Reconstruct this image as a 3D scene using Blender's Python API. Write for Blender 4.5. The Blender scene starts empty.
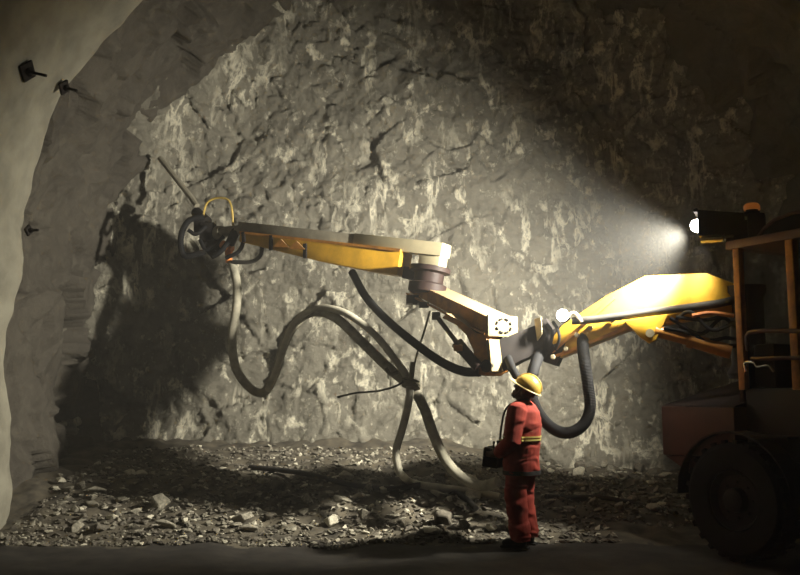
import bpy, bmesh, math, random
from mathutils import Vector, Matrix, noise, Quaternion
random.seed(7)
D = bpy.data
C = bpy.context.scene.collection
PI = math.pi

# ------------------------------------------------------------------ camera geometry
F = 858.0
PITCH = math.atan(102.5 / F)
CAM = Vector((0, 0, 1.6))
def P(px, py, Y):
    """world point seen at picture position px,py that stands Y metres down the tunnel"""
    u = (px - 400) / F; v = (287.5 - py) / F
    d = Vector((u, math.cos(PITCH) - v * math.sin(PITCH), math.sin(PITCH) + v * math.cos(PITCH)))
    return CAM + d * (Y / d.y)

# ------------------------------------------------------------------ materials
def new_mat(name):
    m = D.materials.new(name); m.use_nodes = True
    nt = m.node_tree; nt.nodes.clear()
    out = nt.nodes.new('ShaderNodeOutputMaterial')
    b = nt.nodes.new('ShaderNodeBsdfPrincipled')
    nt.links.new(b.outputs[0], out.inputs[0])
    return m, nt, b
def tex(nt, kind, scale, detail=6, rough=.6, stretch=None, offset=(0, 0, 0)):
    tc = nt.nodes.new('ShaderNodeTexCoord'); mp = nt.nodes.new('ShaderNodeMapping')
    nt.links.new(tc.outputs['Object'], mp.inputs['Vector'])
    if stretch: mp.inputs['Scale'].default_value = stretch
    mp.inputs['Location'].default_value = offset
    t = nt.nodes.new('ShaderNodeTex' + kind)
    nt.links.new(mp.outputs[0], t.inputs['Vector'])
    t.inputs['Scale'].default_value = scale
    if kind == 'Noise':
        t.inputs['Detail'].default_value = detail; t.inputs['Roughness'].default_value = rough
    return t
def ramp(nt, sock, stops):
    r = nt.nodes.new('ShaderNodeValToRGB'); e = r.color_ramp.elements
    while len(e) < len(stops): e.new(.5)
    for i, (p, c) in enumerate(stops):
        e[i].position = p; e[i].color = (*c, 1) if len(c) == 3 else c
    nt.links.new(sock, r.inputs[0]); return r
def mix(nt, fac, a, b, mode='MIX'):
    m = nt.nodes.new('ShaderNodeMix'); m.data_type = 'RGBA'; m.blend_type = mode
    if isinstance(fac, (int, float)): m.inputs['Factor'].default_value = fac
    else: nt.links.new(fac, m.inputs['Factor'])
    for s, v in (('A', a), ('B', b)):
        i = [q for q in m.inputs if q.name == s and q.type == 'RGBA'][0]
        if isinstance(v, tuple): i.default_value = (*v, 1)
        else: nt.links.new(v, i)
    return [q for q in m.outputs if q.type == 'RGBA'][0]
def bump(nt, b, sock, strength, dist):
    n = nt.nodes.new('ShaderNodeBump'); n.inputs['Strength'].default_value = strength
    n.inputs['Distance'].default_value = dist
    nt.links.new(sock, n.inputs['Height']); nt.links.new(n.outputs[0], b.inputs['Normal'])

def simple(name, col, rough=.6, metal=0, var=.25, scale=9, bmp=0, dust=None, dust_glare_amt=.8, col2=None):
    m, nt, b = new_mat(name)
    n = tex(nt, 'Noise', scale)
    lo = tuple(c * (1 - var) for c in col) if col2 is None else col2
    r = ramp(nt, n.outputs[0], [(.35, lo), (.62, col)])
    c = r.outputs[0]
    if dust:  # pale tone on upward faces: settled dust plus painted lamp glare
        g = nt.nodes.new('ShaderNodeNewGeometry'); sp = nt.nodes.new('ShaderNodeSeparateXYZ')
        nt.links.new(g.outputs['Normal'], sp.inputs[0])
        n2 = tex(nt, 'Noise', 5, offset=(3, 1, 2))
        ad = nt.nodes.new('ShaderNodeMath'); ad.operation = 'MULTIPLY_ADD'
        nt.links.new(n2.outputs[0], ad.inputs[0]); ad.inputs[1].default_value = .35
        nt.links.new(sp.outputs['Z'], ad.inputs[2])
        dr = ramp(nt, ad.outputs[0], [(.72, (0, 0, 0)), (1.0, (dust_glare_amt,) * 3)])
        c = mix(nt, dr.outputs[0], c, dust)
    nt.links.new(c, b.inputs['Base Color'])
    b.inputs['Roughness'].default_value = rough; b.inputs['Metallic'].default_value = metal
    if bmp: bump(nt, b, n.outputs[0], bmp, .01)
    return m

def rock_mat(name, dark, light, pale, streak=.5, bstr=.6):
    m, nt, b = new_mat(name)
    n1 = tex(nt, 'Noise', .9, 8, .65)
    n2 = tex(nt, 'Noise', 6, 8, .7, offset=(5, 2, 1))
    base = ramp(nt, n1.outputs[0], [(.35, dark), (.65, light)]).outputs[0]
    base = mix(nt, .45, base, ramp(nt, n2.outputs[0], [(.3, tuple(c * .7 for c in dark)), (.7, light)]).outputs[0])
    # pale mineral streaks and freshly broken patches
    n3 = tex(nt, 'Noise', 2.6, 5, .6, stretch=(1.3, 1, .40), offset=(1, 7, 3)); n3.inputs['Distortion'].default_value = .35
    s1 = ramp(nt, n3.outputs[0], [(.52, (0, 0, 0)), (.575, (1, 1, 1)), (.585, (1, 1, 1)), (.64, (0, 0, 0))])
    n4 = tex(nt, 'Noise', 1.1, 3, .5, offset=(9, 4, 8))
    s2 = ramp(nt, n4.outputs[0], [(.42, (0, 0, 0)), (.6, (1, 1, 1))])
    f = mix(nt, 1.0, s1.outputs[0], s2.outputs[0], 'MULTIPLY')
    n5 = tex(nt, 'Noise', 3.3, 7, .65, stretch=(1, 1, .7), offset=(2, 0, 13)); n5.inputs['Distortion'].default_value = .2
    s3 = ramp(nt, n5.outputs[0], [(.575, (0, 0, 0)), (.66, (1, 1, 1))])
    f = mix(nt, 1.0, f, s3.outputs[0], 'LIGHTEN')
    n7 = tex(nt, 'Noise', 8.5, 6, .65, stretch=(1.2, 1, .65), offset=(4, 6, 2))
    s4 = ramp(nt, n7.outputs[0], [(.60, (0, 0, 0)), (.70, (.75, .75, .75))])
    f = mix(nt, 1.0, f, s4.outputs[0], 'LIGHTEN')
    f = mix(nt, 1.0, f, (streak, streak, streak), 'MULTIPLY')
    c = mix(nt, f, base, pale)
    nt.links.new(c, b.inputs['Base Color'])
    b.inputs['Roughness'].default_value = .85
    n6 = tex(nt, 'Noise', 7, 10, .72)
    bump(nt, b, n6.outputs[0], bstr, .11)
    return m

def emit(name, col, s, rough=.3):
    m, nt, b = new_mat(name)
    b.inputs['Base Color'].default_value = (*col, 1)
    b.inputs['Emission Color'].default_value = (*col, 1); b.inputs['Emission Strength'].default_value = s
    b.inputs['Roughness'].default_value = rough
    return m
def glass_mat(name, col, rough=.05):
    m, nt, b = new_mat(name)
    b.inputs['Base Color'].default_value = (*col, 1)
    b.inputs['Transmission Weight'].default_value = 1.0
    b.inputs['Roughness'].default_value = rough; b.inputs['IOR'].default_value = 1.3
    return m

M = {}
M['face'] = rock_mat('rock_face', (.15, .138, .108), (.29, .268, .21), (.80, .75, .59), .95, 1.0)
M['recess'] = rock_mat('dark_recess_rock', (.05, .042, .032), (.10, .087, .066), (.16, .145, .11), .3, .6)  # darker rock tones for the stretch past the sprayed lining
M['shotcrete'] = simple('sprayed_concrete', (.30, .28, .215), .9, var=.3, scale=3, bmp=.6)
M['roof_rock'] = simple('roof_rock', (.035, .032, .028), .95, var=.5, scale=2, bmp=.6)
M['muck'] = simple('muck_ground', (.135, .115, .08), .95, scale=5, bmp=.8, col2=(.045, .039, .029))
M['stone'] = simple('broken_stone', (.34, .31, .24), .9, scale=4, bmp=.4, col2=(.13, .12, .09))
M['stone_dark'] = simple('dark_stone', (.17, .15, .115), .9, scale=4, bmp=.4, col2=(.08, .07, .055))
M['stone_pale'] = simple('pale_stone', (.58, .54, .42), .85, scale=4, bmp=.4, col2=(.38, .35, .27))
DUST = (.62, .57, .44)
M['yellow'] = simple('yellow_paint', (.78, .43, .03), .5, var=.3, scale=4, bmp=.05)
M['ochre'] = simple('worn_orange_paint', (.66, .28, .04), .5, scale=6, bmp=.08, col2=(.34, .14, .03), dust=(.48, .40, .24), dust_glare_amt=.7)  # paler upward faces mix dust with lamp glare put into the paint
M['cream'] = simple('dusty_cream_paint', (.48, .42, .27), .6, var=.12, scale=5, bmp=.1)
M['plate'] = simple('pale_yellow_plate', (.27, .20, .085), .6, var=.15, scale=5, bmp=.1)
M['greydust'] = simple('dust_coated_steel', (.30, .27, .20), .85, var=.35, scale=6, bmp=.2)
M['darksteel'] = simple('grimy_dark_steel', (.014, .011, .010), .8, metal=0, var=.4, scale=8)
M['rubber'] = simple('black_rubber', (.009, .009, .010), .8, var=.3, scale=20)
M['tyre'] = simple('tyre_rubber', (.011, .011, .012), .85, var=.3, scale=12, bmp=.3)
M['chrome'] = simple('hydraulic_rod', (.6, .58, .52), .25, metal=1, var=.1)
M['bronze'] = simple('orange_cylinder_paint', (.62, .27, .06), .4, var=.35, scale=7)
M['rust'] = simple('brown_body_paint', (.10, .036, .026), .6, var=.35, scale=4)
M['hood'] = simple('dark_brown_hood', (.03, .017, .015), .6, var=.3, scale=4)
M['body_dark'] = simple('dark_machine_body', (.018, .015, .018), .6, var=.3, scale=4)
M['hose'] = simple('dusty_grey_hose', (.40, .37, .28), .8, var=.45, scale=7, bmp=.1)
M['hose_pale'] = simple('pale_dusty_hose', (.60, .56, .44), .8, var=.4, scale=5, bmp=.1)
M['hose_dark'] = simple('dark_hose', (.05, .046, .04), .7, var=.4, scale=8)
M['rope'] = simple('rope', (.22, .20, .14), .9, var=.3, scale=30)
M['orange'] = simple('orange_fitting', (.75, .25, .06), .5, var=.3)
M['cable_y'] = simple('yellow_cable', (.55, .38, .08), .6, var=.3)
M['lens'] = emit('lamp_lens', (1, .97, .88), 60)
M['lens_small'] = emit('small_lamp_lens', (1, .98, .93), 30)
M['beacon'] = emit('amber_beacon', (.55, .17, .03), .22)
M['glass'] = glass_mat('cab_glass', (.75, .8, .85))
M['skin'] = simple('skin', (.16, .085, .055), .55, var=.15, scale=14)
M['eye'] = simple('eye_white', (.6, .58, .52), .3, var=.05)
M['overall'] = simple('red_orange_overall', (.42, .055, .034), .85, var=.3, scale=7, bmp=.2)
M['stripe'] = simple('reflective_stripe', (.62, .52, .16), .45, var=.2)
M['helmet'] = simple('yellow_helmet', (.82, .55, .12), .35, var=.15, scale=6)
M['helmet_rim'] = simple('helmet_rim', (.88, .72, .32), .4, var=.15)
M['strap'] = simple('dark_strap', (.03, .028, .026), .8)
M['boot'] = simple('boot_rubber', (.02, .02, .022), .6)
M['remote'] = simple('remote_black_plastic', (.022, .021, .022), .5)
M['button'] = simple('grey_button', (.3, .29, .26), .5)

for k in ('rubber', 'darksteel', 'tyre', 'body_dark', 'hood', 'remote', 'boot', 'hose_dark'):
    [n for n in M[k].node_tree.nodes if n.type == 'BSDF_PRINCIPLED'][0].inputs['Specular IOR Level'].default_value = .22

# ------------------------------------------------------------------ mesh building
def origin_of(o):
    v = Vector((0, 0, 0))
    while o: v += o.location; o = o.parent
    return v
def link(name, me, parent=None):
    o = D.objects.new(name, me); C.objects.link(o)
    if parent: o.parent = parent
    return o
def tag(o, label, cat=None, group=None, kind=None):
    if label: o['label'] = label
    if cat: o['category'] = cat
    if group: o['group'] = group
    if kind: o['kind'] = kind
    return o
def empty(name, loc, label, cat, group=None):
    o = D.objects.new(name, None); C.objects.link(o); o.location = loc; o.empty_display_size = .2
    return tag(o, label, cat, group)

def spline(pts, n=8):
    pts = [Vector(p) for p in pts]
    if len(pts) < 3: return pts
    out = []
    q = [pts[0] * 2 - pts[1]] + pts + [pts[-1] * 2 - pts[-2]]
    for i in range(1, len(q) - 2):
        a, b, c, d = q[i - 1:i + 3]
        for k in range(n):
            t = k / n
            out.append(.5 * ((2 * b) + (c - a) * t + (2 * a - 5 * b + 4 * c - d) * t * t + (3 * b - a - 3 * c + d) * t ** 3))
    out.append(pts[-1]); return out

class MB:
    def __init__(s): s.bm = bmesh.new()
    def verts(s, vs): return [s.bm.verts.new(v) for v in vs]
    def face(s, vs):
        try: return s.bm.faces.new(vs)
        except ValueError: return None
    def hexa(s, p):      # eight corners: bottom ring 0-3, top ring 4-7
        v = s.verts(p)
        for f in ((3, 2, 1, 0), (4, 5, 6, 7), (0, 1, 5, 4), (1, 2, 6, 5), (2, 3, 7, 6), (3, 0, 4, 7)):
            s.face([v[i] for i in f])
        return s
    def box(s, c, size, axes=None):
        c = Vector(c); X, Y, Z = axes or (Vector((1, 0, 0)), Vector((0, 1, 0)), Vector((0, 0, 1)))
        a, b, d = X * size[0] / 2, Y * size[1] / 2, Z * size[2] / 2
        return s.hexa([c - a - b - d, c + a - b - d, c + a + b - d, c - a + b - d, c - a - b + d, c + a - b + d, c + a + b + d, c - a + b + d])
    def beam(s, p, q, w, h, w2=None, h2=None, up=Vector((0, 0, 1))):
        p, q = Vector(p), Vector(q); t = (q - p).normalized(); sd = t.cross(up).normalized(); u = sd.cross(t)
        w2 = w if w2 is None else w2; h2 = h if h2 is None else h2
        r = []
        for c, ww, hh in ((p, w, h), (q, w2, h2)):
            r += [c - sd * ww / 2 - u * hh / 2, c + sd * ww / 2 - u * hh / 2, c + sd * ww / 2 + u * hh / 2, c - sd * ww / 2 + u * hh / 2]
        return s.hexa(r)
    def prism(s, poly, ext):
        poly = [Vector(p) for p in poly]; ext = Vector(ext)
        a = s.verts(poly); b = s.verts([p + ext for p in poly]); n = len(a)
        s.face(a); s.face(b[::-1])
        for i in range(n): s.face([a[i], b[i], b[(i + 1) % n], a[(i + 1) % n]])
        return s
    def tube(s, pts, r, seg=12, caps=True, flat=1.0, flat_dir=None):
        pts = [Vector(p) for p in pts]; n = len(pts)
        rad = r if isinstance(r, (list, tuple)) else [r] * n
        if len(rad) != n:
            rad = [rad[min(int(i / (n - 1) * (len(rad) - 1)), len(rad) - 2)] * (1 - (i / (n - 1) * (len(rad) - 1) - min(int(i / (n - 1) * (len(rad) - 1)), len(rad) - 2)))
                   + rad[min(int(i / (n - 1) * (len(rad) - 1)), len(rad) - 2) + 1] * (i / (n - 1) * (len(rad) - 1) - min(int(i / (n - 1) * (len(rad) - 1)), len(rad) - 2)) for i in range(n)]
        t0 = (pts[1] - pts[0]).normalized()
        u = t0.orthogonal().normalized() if flat_dir is None else (Vector(flat_dir) - t0 * t0.dot(Vector(flat_dir))).normalized()
        rings = []
        for i, p in enumerate(pts):
            t = ((pts[min(i + 1, n - 1)] - pts[max(i - 1, 0)])).normalized()
            u = (u - t * u.dot(t)).normalized(); v = t.cross(u)
            rings.append(s.verts([p + (u * math.cos(a) * flat + v * math.sin(a)) * rad[i] for a in [2 * PI * k / seg for k in range(seg)]]))
        for a, b in zip(rings, rings[1:]):
            for k in range(seg): s.face([a[k], a[(k + 1) % seg], b[(k + 1) % seg], b[k]])
        if caps: s.face(rings[0][::-1]); s.face(rings[-1])
        return s
    def cyl(s, p, q, r, seg=20, r2=None): return s.tube([p, q], [r, r if r2 is None else r2], seg)
    def lathe(s, c, axis, prof, seg=28, closed=False):   # prof: (radius, height along axis)
        c = Vector(c); ax = Vector(axis).normalized(); u = ax.orthogonal().normalized(); v = ax.cross(u)
        rings = []
        for r, h in prof:
            r = max(r, 1e-4)
            rings.append(s.verts([c + ax * h + (u * math.cos(2 * PI * k / seg) + v * math.sin(2 * PI * k / seg)) * r for k in range(seg)]))
        for a, b in zip(rings, rings[1:]):
            for k in range(seg): s.face([a[k], a[(k + 1) % seg], b[(k + 1) % seg], b[k]])
        if closed:
            a, b = rings[-1], rings[0]
            for k in range(seg): s.face([a[k], a[(k + 1) % seg], b[(k + 1) % seg], b[k]])
        else: s.face(rings[0][::-1]); s.face(rings[-1])
        return s
    def ball(s, c, r, seg=14, ring=9):
        rx, ry, rz = r if isinstance(r, (tuple, list)) else (r, r, r); c = Vector(c)
        m = Matrix.Translation(c) @ Matrix.Diagonal((rx, ry, rz, 1))
        bmesh.ops.create_uvsphere(s.bm, u_segments=seg, v_segments=ring, radius=1, matrix=m); return s
    def bevel(s, w=.01, seg=2):
        bmesh.ops.recalc_face_normals(s.bm, faces=s.bm.faces[:])
        es = [e for e in s.bm.edges if len(e.link_faces) == 2 and e.calc_face_angle(0) > .5]
        bmesh.ops.bevel(s.bm, geom=es, offset=w, segments=seg, affect='EDGES', profile=.6, clamp_overlap=True); return s
    def xform(s, m):
        bmesh.ops.transform(s.bm, matrix=m, verts=s.bm.verts[:]); return s
    def build(s, name, mat, parent=None, smooth=True, label=None, recalc=True, angle=.6):
        if recalc: bmesh.ops.recalc_face_normals(s.bm, faces=s.bm.faces[:])
        off = origin_of(parent) if parent else Vector((0, 0, 0))
        if off.length: bmesh.ops.translate(s.bm, vec=-off, verts=s.bm.verts[:])
        if smooth:
            for f in s.bm.faces: f.smooth = True
            for e in s.bm.edges:
                if len(e.link_faces) == 2 and e.calc_face_angle(0) > angle: e.smooth = False
        me = D.meshes.new(name); s.bm.to_mesh(me); s.bm.free()
        for m in (mat if isinstance(mat, (list, tuple)) else [mat]): me.materials.append(m)
        o = link(name, me, parent)
        if label: o['label'] = label
        return o

def remeshed(o, voxel, smooth=4, fold=None):
    """fuse the overlapping pieces of o into one continuous skin"""
    r = o.modifiers.new('r', 'REMESH'); r.mode = 'VOXEL'; r.voxel_size = voxel; r.use_smooth_shade = True
    sm = o.modifiers.new('s', 'SMOOTH'); sm.factor = .5; sm.iterations = smooth
    dg = bpy.context.evaluated_depsgraph_get(); dg.update()
    me = D.meshes.new_from_object(o.evaluated_get(dg))
    mats = [m for m in o.data.materials]
    o.modifiers.clear(); old = o.data; o.data = me; D.meshes.remove(old)
    me.name = o.name
    if len(me.materials) == 0:
        for m in mats: me.materials.append(m)
    if fold:
        amp, sc = fold
        me.update()
        ns = [v.normal.copy() for v in me.vertices]
        for v, n in zip(me.vertices, ns):
            q = Vector((v.co.x, v.co.y, v.co.z * 1.7)) * sc
            v.co += n * amp * (noise.noise(q + Vector((0, 0, noise.noise(q * .6) * 1.5))) )
    for p in me.polygons: p.use_smooth = True
    return o

def frac(p, o=5): return noise.fractal(p, 1.0, 2.1, o)
def facets(p, s, seed):
    """blocky broken-rock relief: every cell of a voronoi pattern has its own tilt"""
    w = p * s + Vector((seed, seed * 2.3, -seed))
    w = w + noise.noise_vector(w * .8) * .35
    _, pts = noise.voronoi(w)
    c = pts[0]; h = noise.cell_vector(c * 37.13 + Vector((seed, 0, 0)))
    d = w - c
    return (d.x * (h.x - .5) + d.y * (h.y - .5) + d.z * (h.z - .5)) * 2 / s + (h.x - .5) * .25 / s

# ------------------------------------------------------------------ the tunnel
CX, CZ = .8, 2.8
def ground_z(x, y):
    pts = [(-30, 0), (9.3, 0), (9.9, .10), (11, .42), (12.4, .60), (13.6, .80), (16, .95)]
    z = 0
    for (a, za), (b, zb) in zip(pts, pts[1:]):
        if a <= y <= b: z = za + (zb - za) * (y - a) / (b - a)
    k = max(0, min(1, (2.6 - x) / 2.0)) if x > .6 else 1
    k = .45 + .55 * k
    z *= k
    z += .06 * noise.noise(Vector((x * .7, y * .7, 3))) + .03 * noise.noise(Vector((x * 2.3, y * 2.3, 5)))
    if y > 9: z += min(1, (y - 9)) * (.10 * abs(noise.noise(Vector((x * 1.4, y * 1.4, 9)))) + .05 * noise.noise(Vector((x * 5, y * 5, 1))))
    return z
def grid(name, mat, nu, nv, fn, kind='structure', matfn=None, label=None):
    me = D.meshes.new(name)
    vs = [fn(i / (nu - 1), j / (nv - 1)) for j in range(nv) for i in range(nu)]
    fs = [(j * nu + i, j * nu + i + 1, (j + 1) * nu + i + 1, (j + 1) * nu + i) for j in range(nv - 1) for i in range(nu - 1)]
    me.from_pydata(vs, [], fs)
    for m in (mat if isinstance(mat, list) else [mat]): me.materials.append(m)
    me.polygons.foreach_set('use_smooth', [True] * len(fs))
    if matfn: me.polygons.foreach_set('material_index', [matfn((vs[f[0]] + vs[f[2]]) / 2) for f in fs])
    me.update()
    o = link(name, me)
    if kind: o['kind'] = kind
    if label: o['label'] = label
    return o

def floor_fn(u, v):
    x = -5.6 + 12.6 * u; y = -4 + 19 * (v ** .75)
    return Vector((x, y, ground_z(x, y)))
M['shaded_muck'] = simple('shaded_muck_ground', (.045, .038, .03), .9, scale=5, bmp=.8, col2=(.02, .017, .014))  # darker muck tone: shade beyond the lamp's reach, put into the colour
grid('floor', [M['muck'], M['shaded_muck']], 240, 240, floor_fn, matfn=lambda c: 1 if c.y < 9.15 + .35 * noise.noise(Vector((c.x * .8, c.y, 2))) + .25 * noise.noise(Vector((c.x * 4, c.y * 4, 2))) else 0, label='dark muck covered tunnel floor rising to the rock face')

def arch_pt(a, R):
    # a in 0..1 over the whole profile: left wall foot -> crown -> right wall foot
    lw = CZ + .4; arc = PI * R; L = 2 * lw + arc; s = a * L
    if s < lw: return Vector((CX - R, 0, -.4 + s)), Vector((1, 0, 0))
    if s < lw + arc:
        t = (s - lw) / R
        return Vector((CX - R * math.cos(t), 0, CZ + R * math.sin(t))), Vector((math.cos(t), 0, -math.sin(t)))
    return Vector((CX + R, 0, CZ - (s - lw - arc))), Vector((-1, 0, 0))
LIP = 9.75
def lining_y(v):
    return -4 + 12.2 * (v / .35) if v < .35 else 8.2 + 6.6 * ((v - .35) / .65)
def wall_fn(a0, a1):
    def fn(u, v):
        y = lining_y(v)
        a = a0 + (a1 - a0) * u
        R0 = 5.2
        p, n = arch_pt(a, R0)
        lip = LIP + .10 * noise.noise(Vector((p.x * .8, 0, p.z * .8))) + .05 * noise.noise(Vector((p.x * 3, 4, p.z * 3)))
        t = max(0, min(1, (y - lip) / .35)); t = t * t * (3 - 2 * t)
        g = max(0, min(1, (y - 7.5) / 2.2))
        q = Vector((p.x, y, p.z))
        d = .10 * frac(q * .9, 4) * (1 - t) + .05 * g * noise.noise(q * 1.6)
        d2 = -.52 + .12 * frac(q * .9) + .35 * facets(q, .9, 3) + .3 * facets(q, 2.1, 6)
        d = d * (1 - t) + d2 * t
        r = Vector((p.x, y, p.z)) + n * d
        return r
    return fn
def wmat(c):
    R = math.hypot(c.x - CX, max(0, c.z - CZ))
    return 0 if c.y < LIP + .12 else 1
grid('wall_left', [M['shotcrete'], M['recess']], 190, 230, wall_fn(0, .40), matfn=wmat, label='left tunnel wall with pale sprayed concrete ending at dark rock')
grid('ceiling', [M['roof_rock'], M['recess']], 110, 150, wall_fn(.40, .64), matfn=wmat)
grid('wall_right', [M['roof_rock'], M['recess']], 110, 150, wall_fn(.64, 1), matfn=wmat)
def back_fn(u, v):
    x = CX - 6.2 + 12.4 * u; z = -.3 + 9.4 * v
    q = Vector((x, 14, z))
    r = math.hypot(x - CX, max(0, z - CZ)) / 5.7
    edge = max(0, r - .72) / .28
    y = 14.05 - .55 * edge ** 2.2
    y += .40 * noise.noise(q * .33) + .14 * frac(q * .55, 4)
    y += .16 * facets(q, .75, 1) + .17 * facets(q, 1.7, 2) + .26 * facets(q, 4.2, 5) + .22 * facets(q, 8, 4)
    y += .05 * frac(q * 3.1, 4)
    y -= .25 * max(0, 1 - (z - .5) / .8) if z > .5 else .25
    return Vector((x, y, z))
grid('wall_back', M['face'], 400, 310, back_fn, label='broken grey rock face with pale streaks at the tunnel end')

# rock bolts sticking out of the left lining
def bolt_at(name, base, n, label, s=1.0):
    r = empty(name, base, label, 'rock bolt', 'rock bolts in the left lining')
    n = n.normalized(); u = n.orthogonal().normalized(); v = n.cross(u)
    MB().box(base + n * .012, (.17 * s, .17 * s, .03), (u, v, n)).bevel(.006).build('face_plate', M['darksteel'], r)
    MB().lathe(base + n * .02, n, [(.045 * s, 0), (.045 * s, .045), (.03 * s, .055)], 6).build('nut', M['darksteel'], r)
    MB().cyl(base + n * .02, base + n * (.24 * s), .016, 10).build('rod', M['darksteel'], r)
def lining_hit(px, py):
    best = None
    for k in range(600):
        y = 7 + 3.2 * k / 600
        p = P(px, py, y)
        R = abs(p.x - CX) if p.z < CZ else math.hypot(p.x - CX, p.z - CZ)
        if R >= 5.2: best = p; break
    if best is None: best = P(px, py, 9.5)
    n = Vector((CX - best.x, 0, CZ - best.z if best.z > CZ else 0)).normalized()
    return best + n * .03, n
for px, py, lab, s in ((24, 70, 'dark rock bolt with plate high on the left wall, left of the pale strip', 1.05),
                       (61, 86, 'dark rock bolt standing out of the pale strip of sprayed concrete', .8),
                       (25, 230, 'small dark rock bolt low on the left wall, lowest of three', .6)):
    b, n = lining_hit(px, py)
    bolt_at('rock_bolt', b, n + Vector((.1, -.25, .1)), lab, s)

# ------------------------------------------------------------------ broken rock on the floor
def shard(rr, n=9, squash=(1, .8, .55)):
    bm = bmesh.new()
    for _ in range(n + 5):
        d = Vector((rr.gauss(0, 1), rr.gauss(0, 1), rr.gauss(0, 1))).normalized() * rr.uniform(.75, 1)
        bm.verts.new((d.x * squash[0], d.y * squash[1], d.z * squash[2]))
    res = bmesh.ops.convex_hull(bm, input=bm.verts[:])
    bmesh.ops.delete(bm, geom=[v for v in bm.verts if not v.link_faces], context='VERTS')
    bmesh.ops.bevel(bm, geom=bm.edges[:], offset=.06, segments=1, affect='EDGES', clamp_overlap=True)
    bmesh.ops.recalc_face_normals(bm, faces=bm.faces[:])
    return bm
rr = random.Random(11)
variants = {}
SH = [(1, .8, .5), (1, .6, .4), (1, .9, .75), (1, .7, .3), (1, .5, .45)]
for key, mat in (('grey', M['stone']), ('dark', M['stone_dark']), ('pale', M['stone_pale'])):
    variants[key] = []
    for k in range(5):
        bm = shard(rr, 9, SH[k]); me = D.meshes.new('rock_fragment'); bm.to_mesh(me); bm.free(); me.materials.append(mat)
        variants[key].append(me)
SHAPE = ['angular %s rock fragment', 'thin %s rock sliver', 'chunky %s rock lump', 'flat %s rock flake', 'long narrow %s rock piece']
COL = {'grey': 'grey', 'dark': 'dark brown', 'pale': 'pale'}
def rock_label(key, k, x, y):
    px = 400 + F * x / y
    side = 'far left of the hoses' if px < 260 else 'just left of the hoses' if px < 390 else 'between hoses and worker' if px < 505 else 'right of the worker'
    return SHAPE[k] % COL[key] + (' up the heap, ' if y > 10.6 else ' at the heap foot, ') + side
GRP = {'grey': 'grey rock fragments on the muck heap', 'dark': 'dark rock fragments on the muck heap', 'pale': 'pale rock fragments on the muck heap'}
placed = []
PEOPLE_XY = (1.2, 8.9)
def in_rig(x, y): return x > 2.3 and y < 10.0
def rock(x, y, s, key, k=None, label=None, group=True):
    k = rr.randrange(5) if k is None else k
    o = D.objects.new('rock_fragment', variants[key][k]); C.objects.link(o)
    o.scale = (s, s, s); o.rotation_euler = (rr.uniform(-.35, .35), rr.uniform(-.35, .35), rr.uniform(0, 6.28))
    o.location = (x, y, ground_z(x, y) + s * SH[k][2] * .55)
    tag(o, label or rock_label(key, k, x, y), 'rock', GRP[key] if group else None)
    placed.append((x, y, s)); return o
def ground_hit(px, py):
    for k in range(900):
        y = 7.5 + 7 * k / 900
        p = P(px, py, y)
        if p.z <= ground_z(p.x, y): return p
    return P(px, py, 13)
g = ground_hit(473, 500); rock(g.x, g.y, .14, 'pale', 2, 'largest pale rock lump on the muck, just left of the worker', False)
g = ground_hit(384, 492); rock(g.x, g.y, .12, 'pale', 0, 'pale angular rock below the hanging hoses on the muck', False)
g = ground_hit(96, 494); rock(g.x, g.y, .17, 'grey', 1, 'long grey rock shard at the far left foot of the heap', False)
g = ground_hit(560, 470); rock(g.x, g.y, .10, 'pale', 3, 'flat pale rock on the heap just right of the worker', False)
tries = 0
while len(placed) < 275 and tries < 9000:
    tries += 1
    px = rr.uniform(60, 670); py = 476 + 58 * rr.random() ** .8
    if px > 545: py = 455 + 60 * rr.random()
    g = ground_hit(px, py); x, y = g.x, g.y
    s = .05 + .12 * rr.random() ** 2
    if in_rig(x, y) or math.hypot(x - PEOPLE_XY[0], y - PEOPLE_XY[1]) < .45: continue
    if any((x - a) ** 2 + (y - b) ** 2 < ((s + c) * .8) ** 2 for a, b, c in placed): continue
    rock(x, y, s, rr.choices(['grey', 'dark', 'pale'], [5, 3, 2.2])[0])
def small_stones():
    bm = bmesh.new()
    protos = []
    for k in range(6):
        b = shard(rr, 5, SH[k % 5]); vs = [v.co.copy() for v in b.verts]; b.verts.index_update()
        fs = [[v.index for v in f.verts] for f in b.faces]; b.free(); protos.append((vs, fs))
    V, Fc, mi = [], [], []
    for _ in range(8500):
        x = rr.uniform(-4.3, 4.4); y = 9.1 + 4.0 * rr.random() ** 1.25
        if in_rig(x, y) or math.hypot(x - PEOPLE_XY[0], y - PEOPLE_XY[1]) < .3: continue
        s = .016 + .05 * rr.random() ** 2
        vs, fs = rr.choice(protos); m = Matrix.Rotation(rr.uniform(0, 6.28), 3, 'Z') @ Matrix.Rotation(rr.uniform(-.6, .6), 3, 'X')
        o = Vector((x, y, ground_z(x, y) + s * .25)); i0 = len(V)
        V += [o + (m @ v) * s for v in vs]; Fc += [[i + i0 for i in f] for f in fs]
        mi += [rr.choices([0, 1, 2], [4, 5, 1])[0]] * len(fs)
    me = D.meshes.new('rubble'); me.from_pydata(V, [], Fc)
    for m in (M['stone'], M['stone_dark'], M['stone_pale']): me.materials.append(m)
    me.polygons.foreach_set('material_index', mi); me.update()
    return tag(link('rubble', me), 'small broken stones strewn over the muck heap below the face', 'rubble', kind='stuff')
small_stones()

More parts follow.
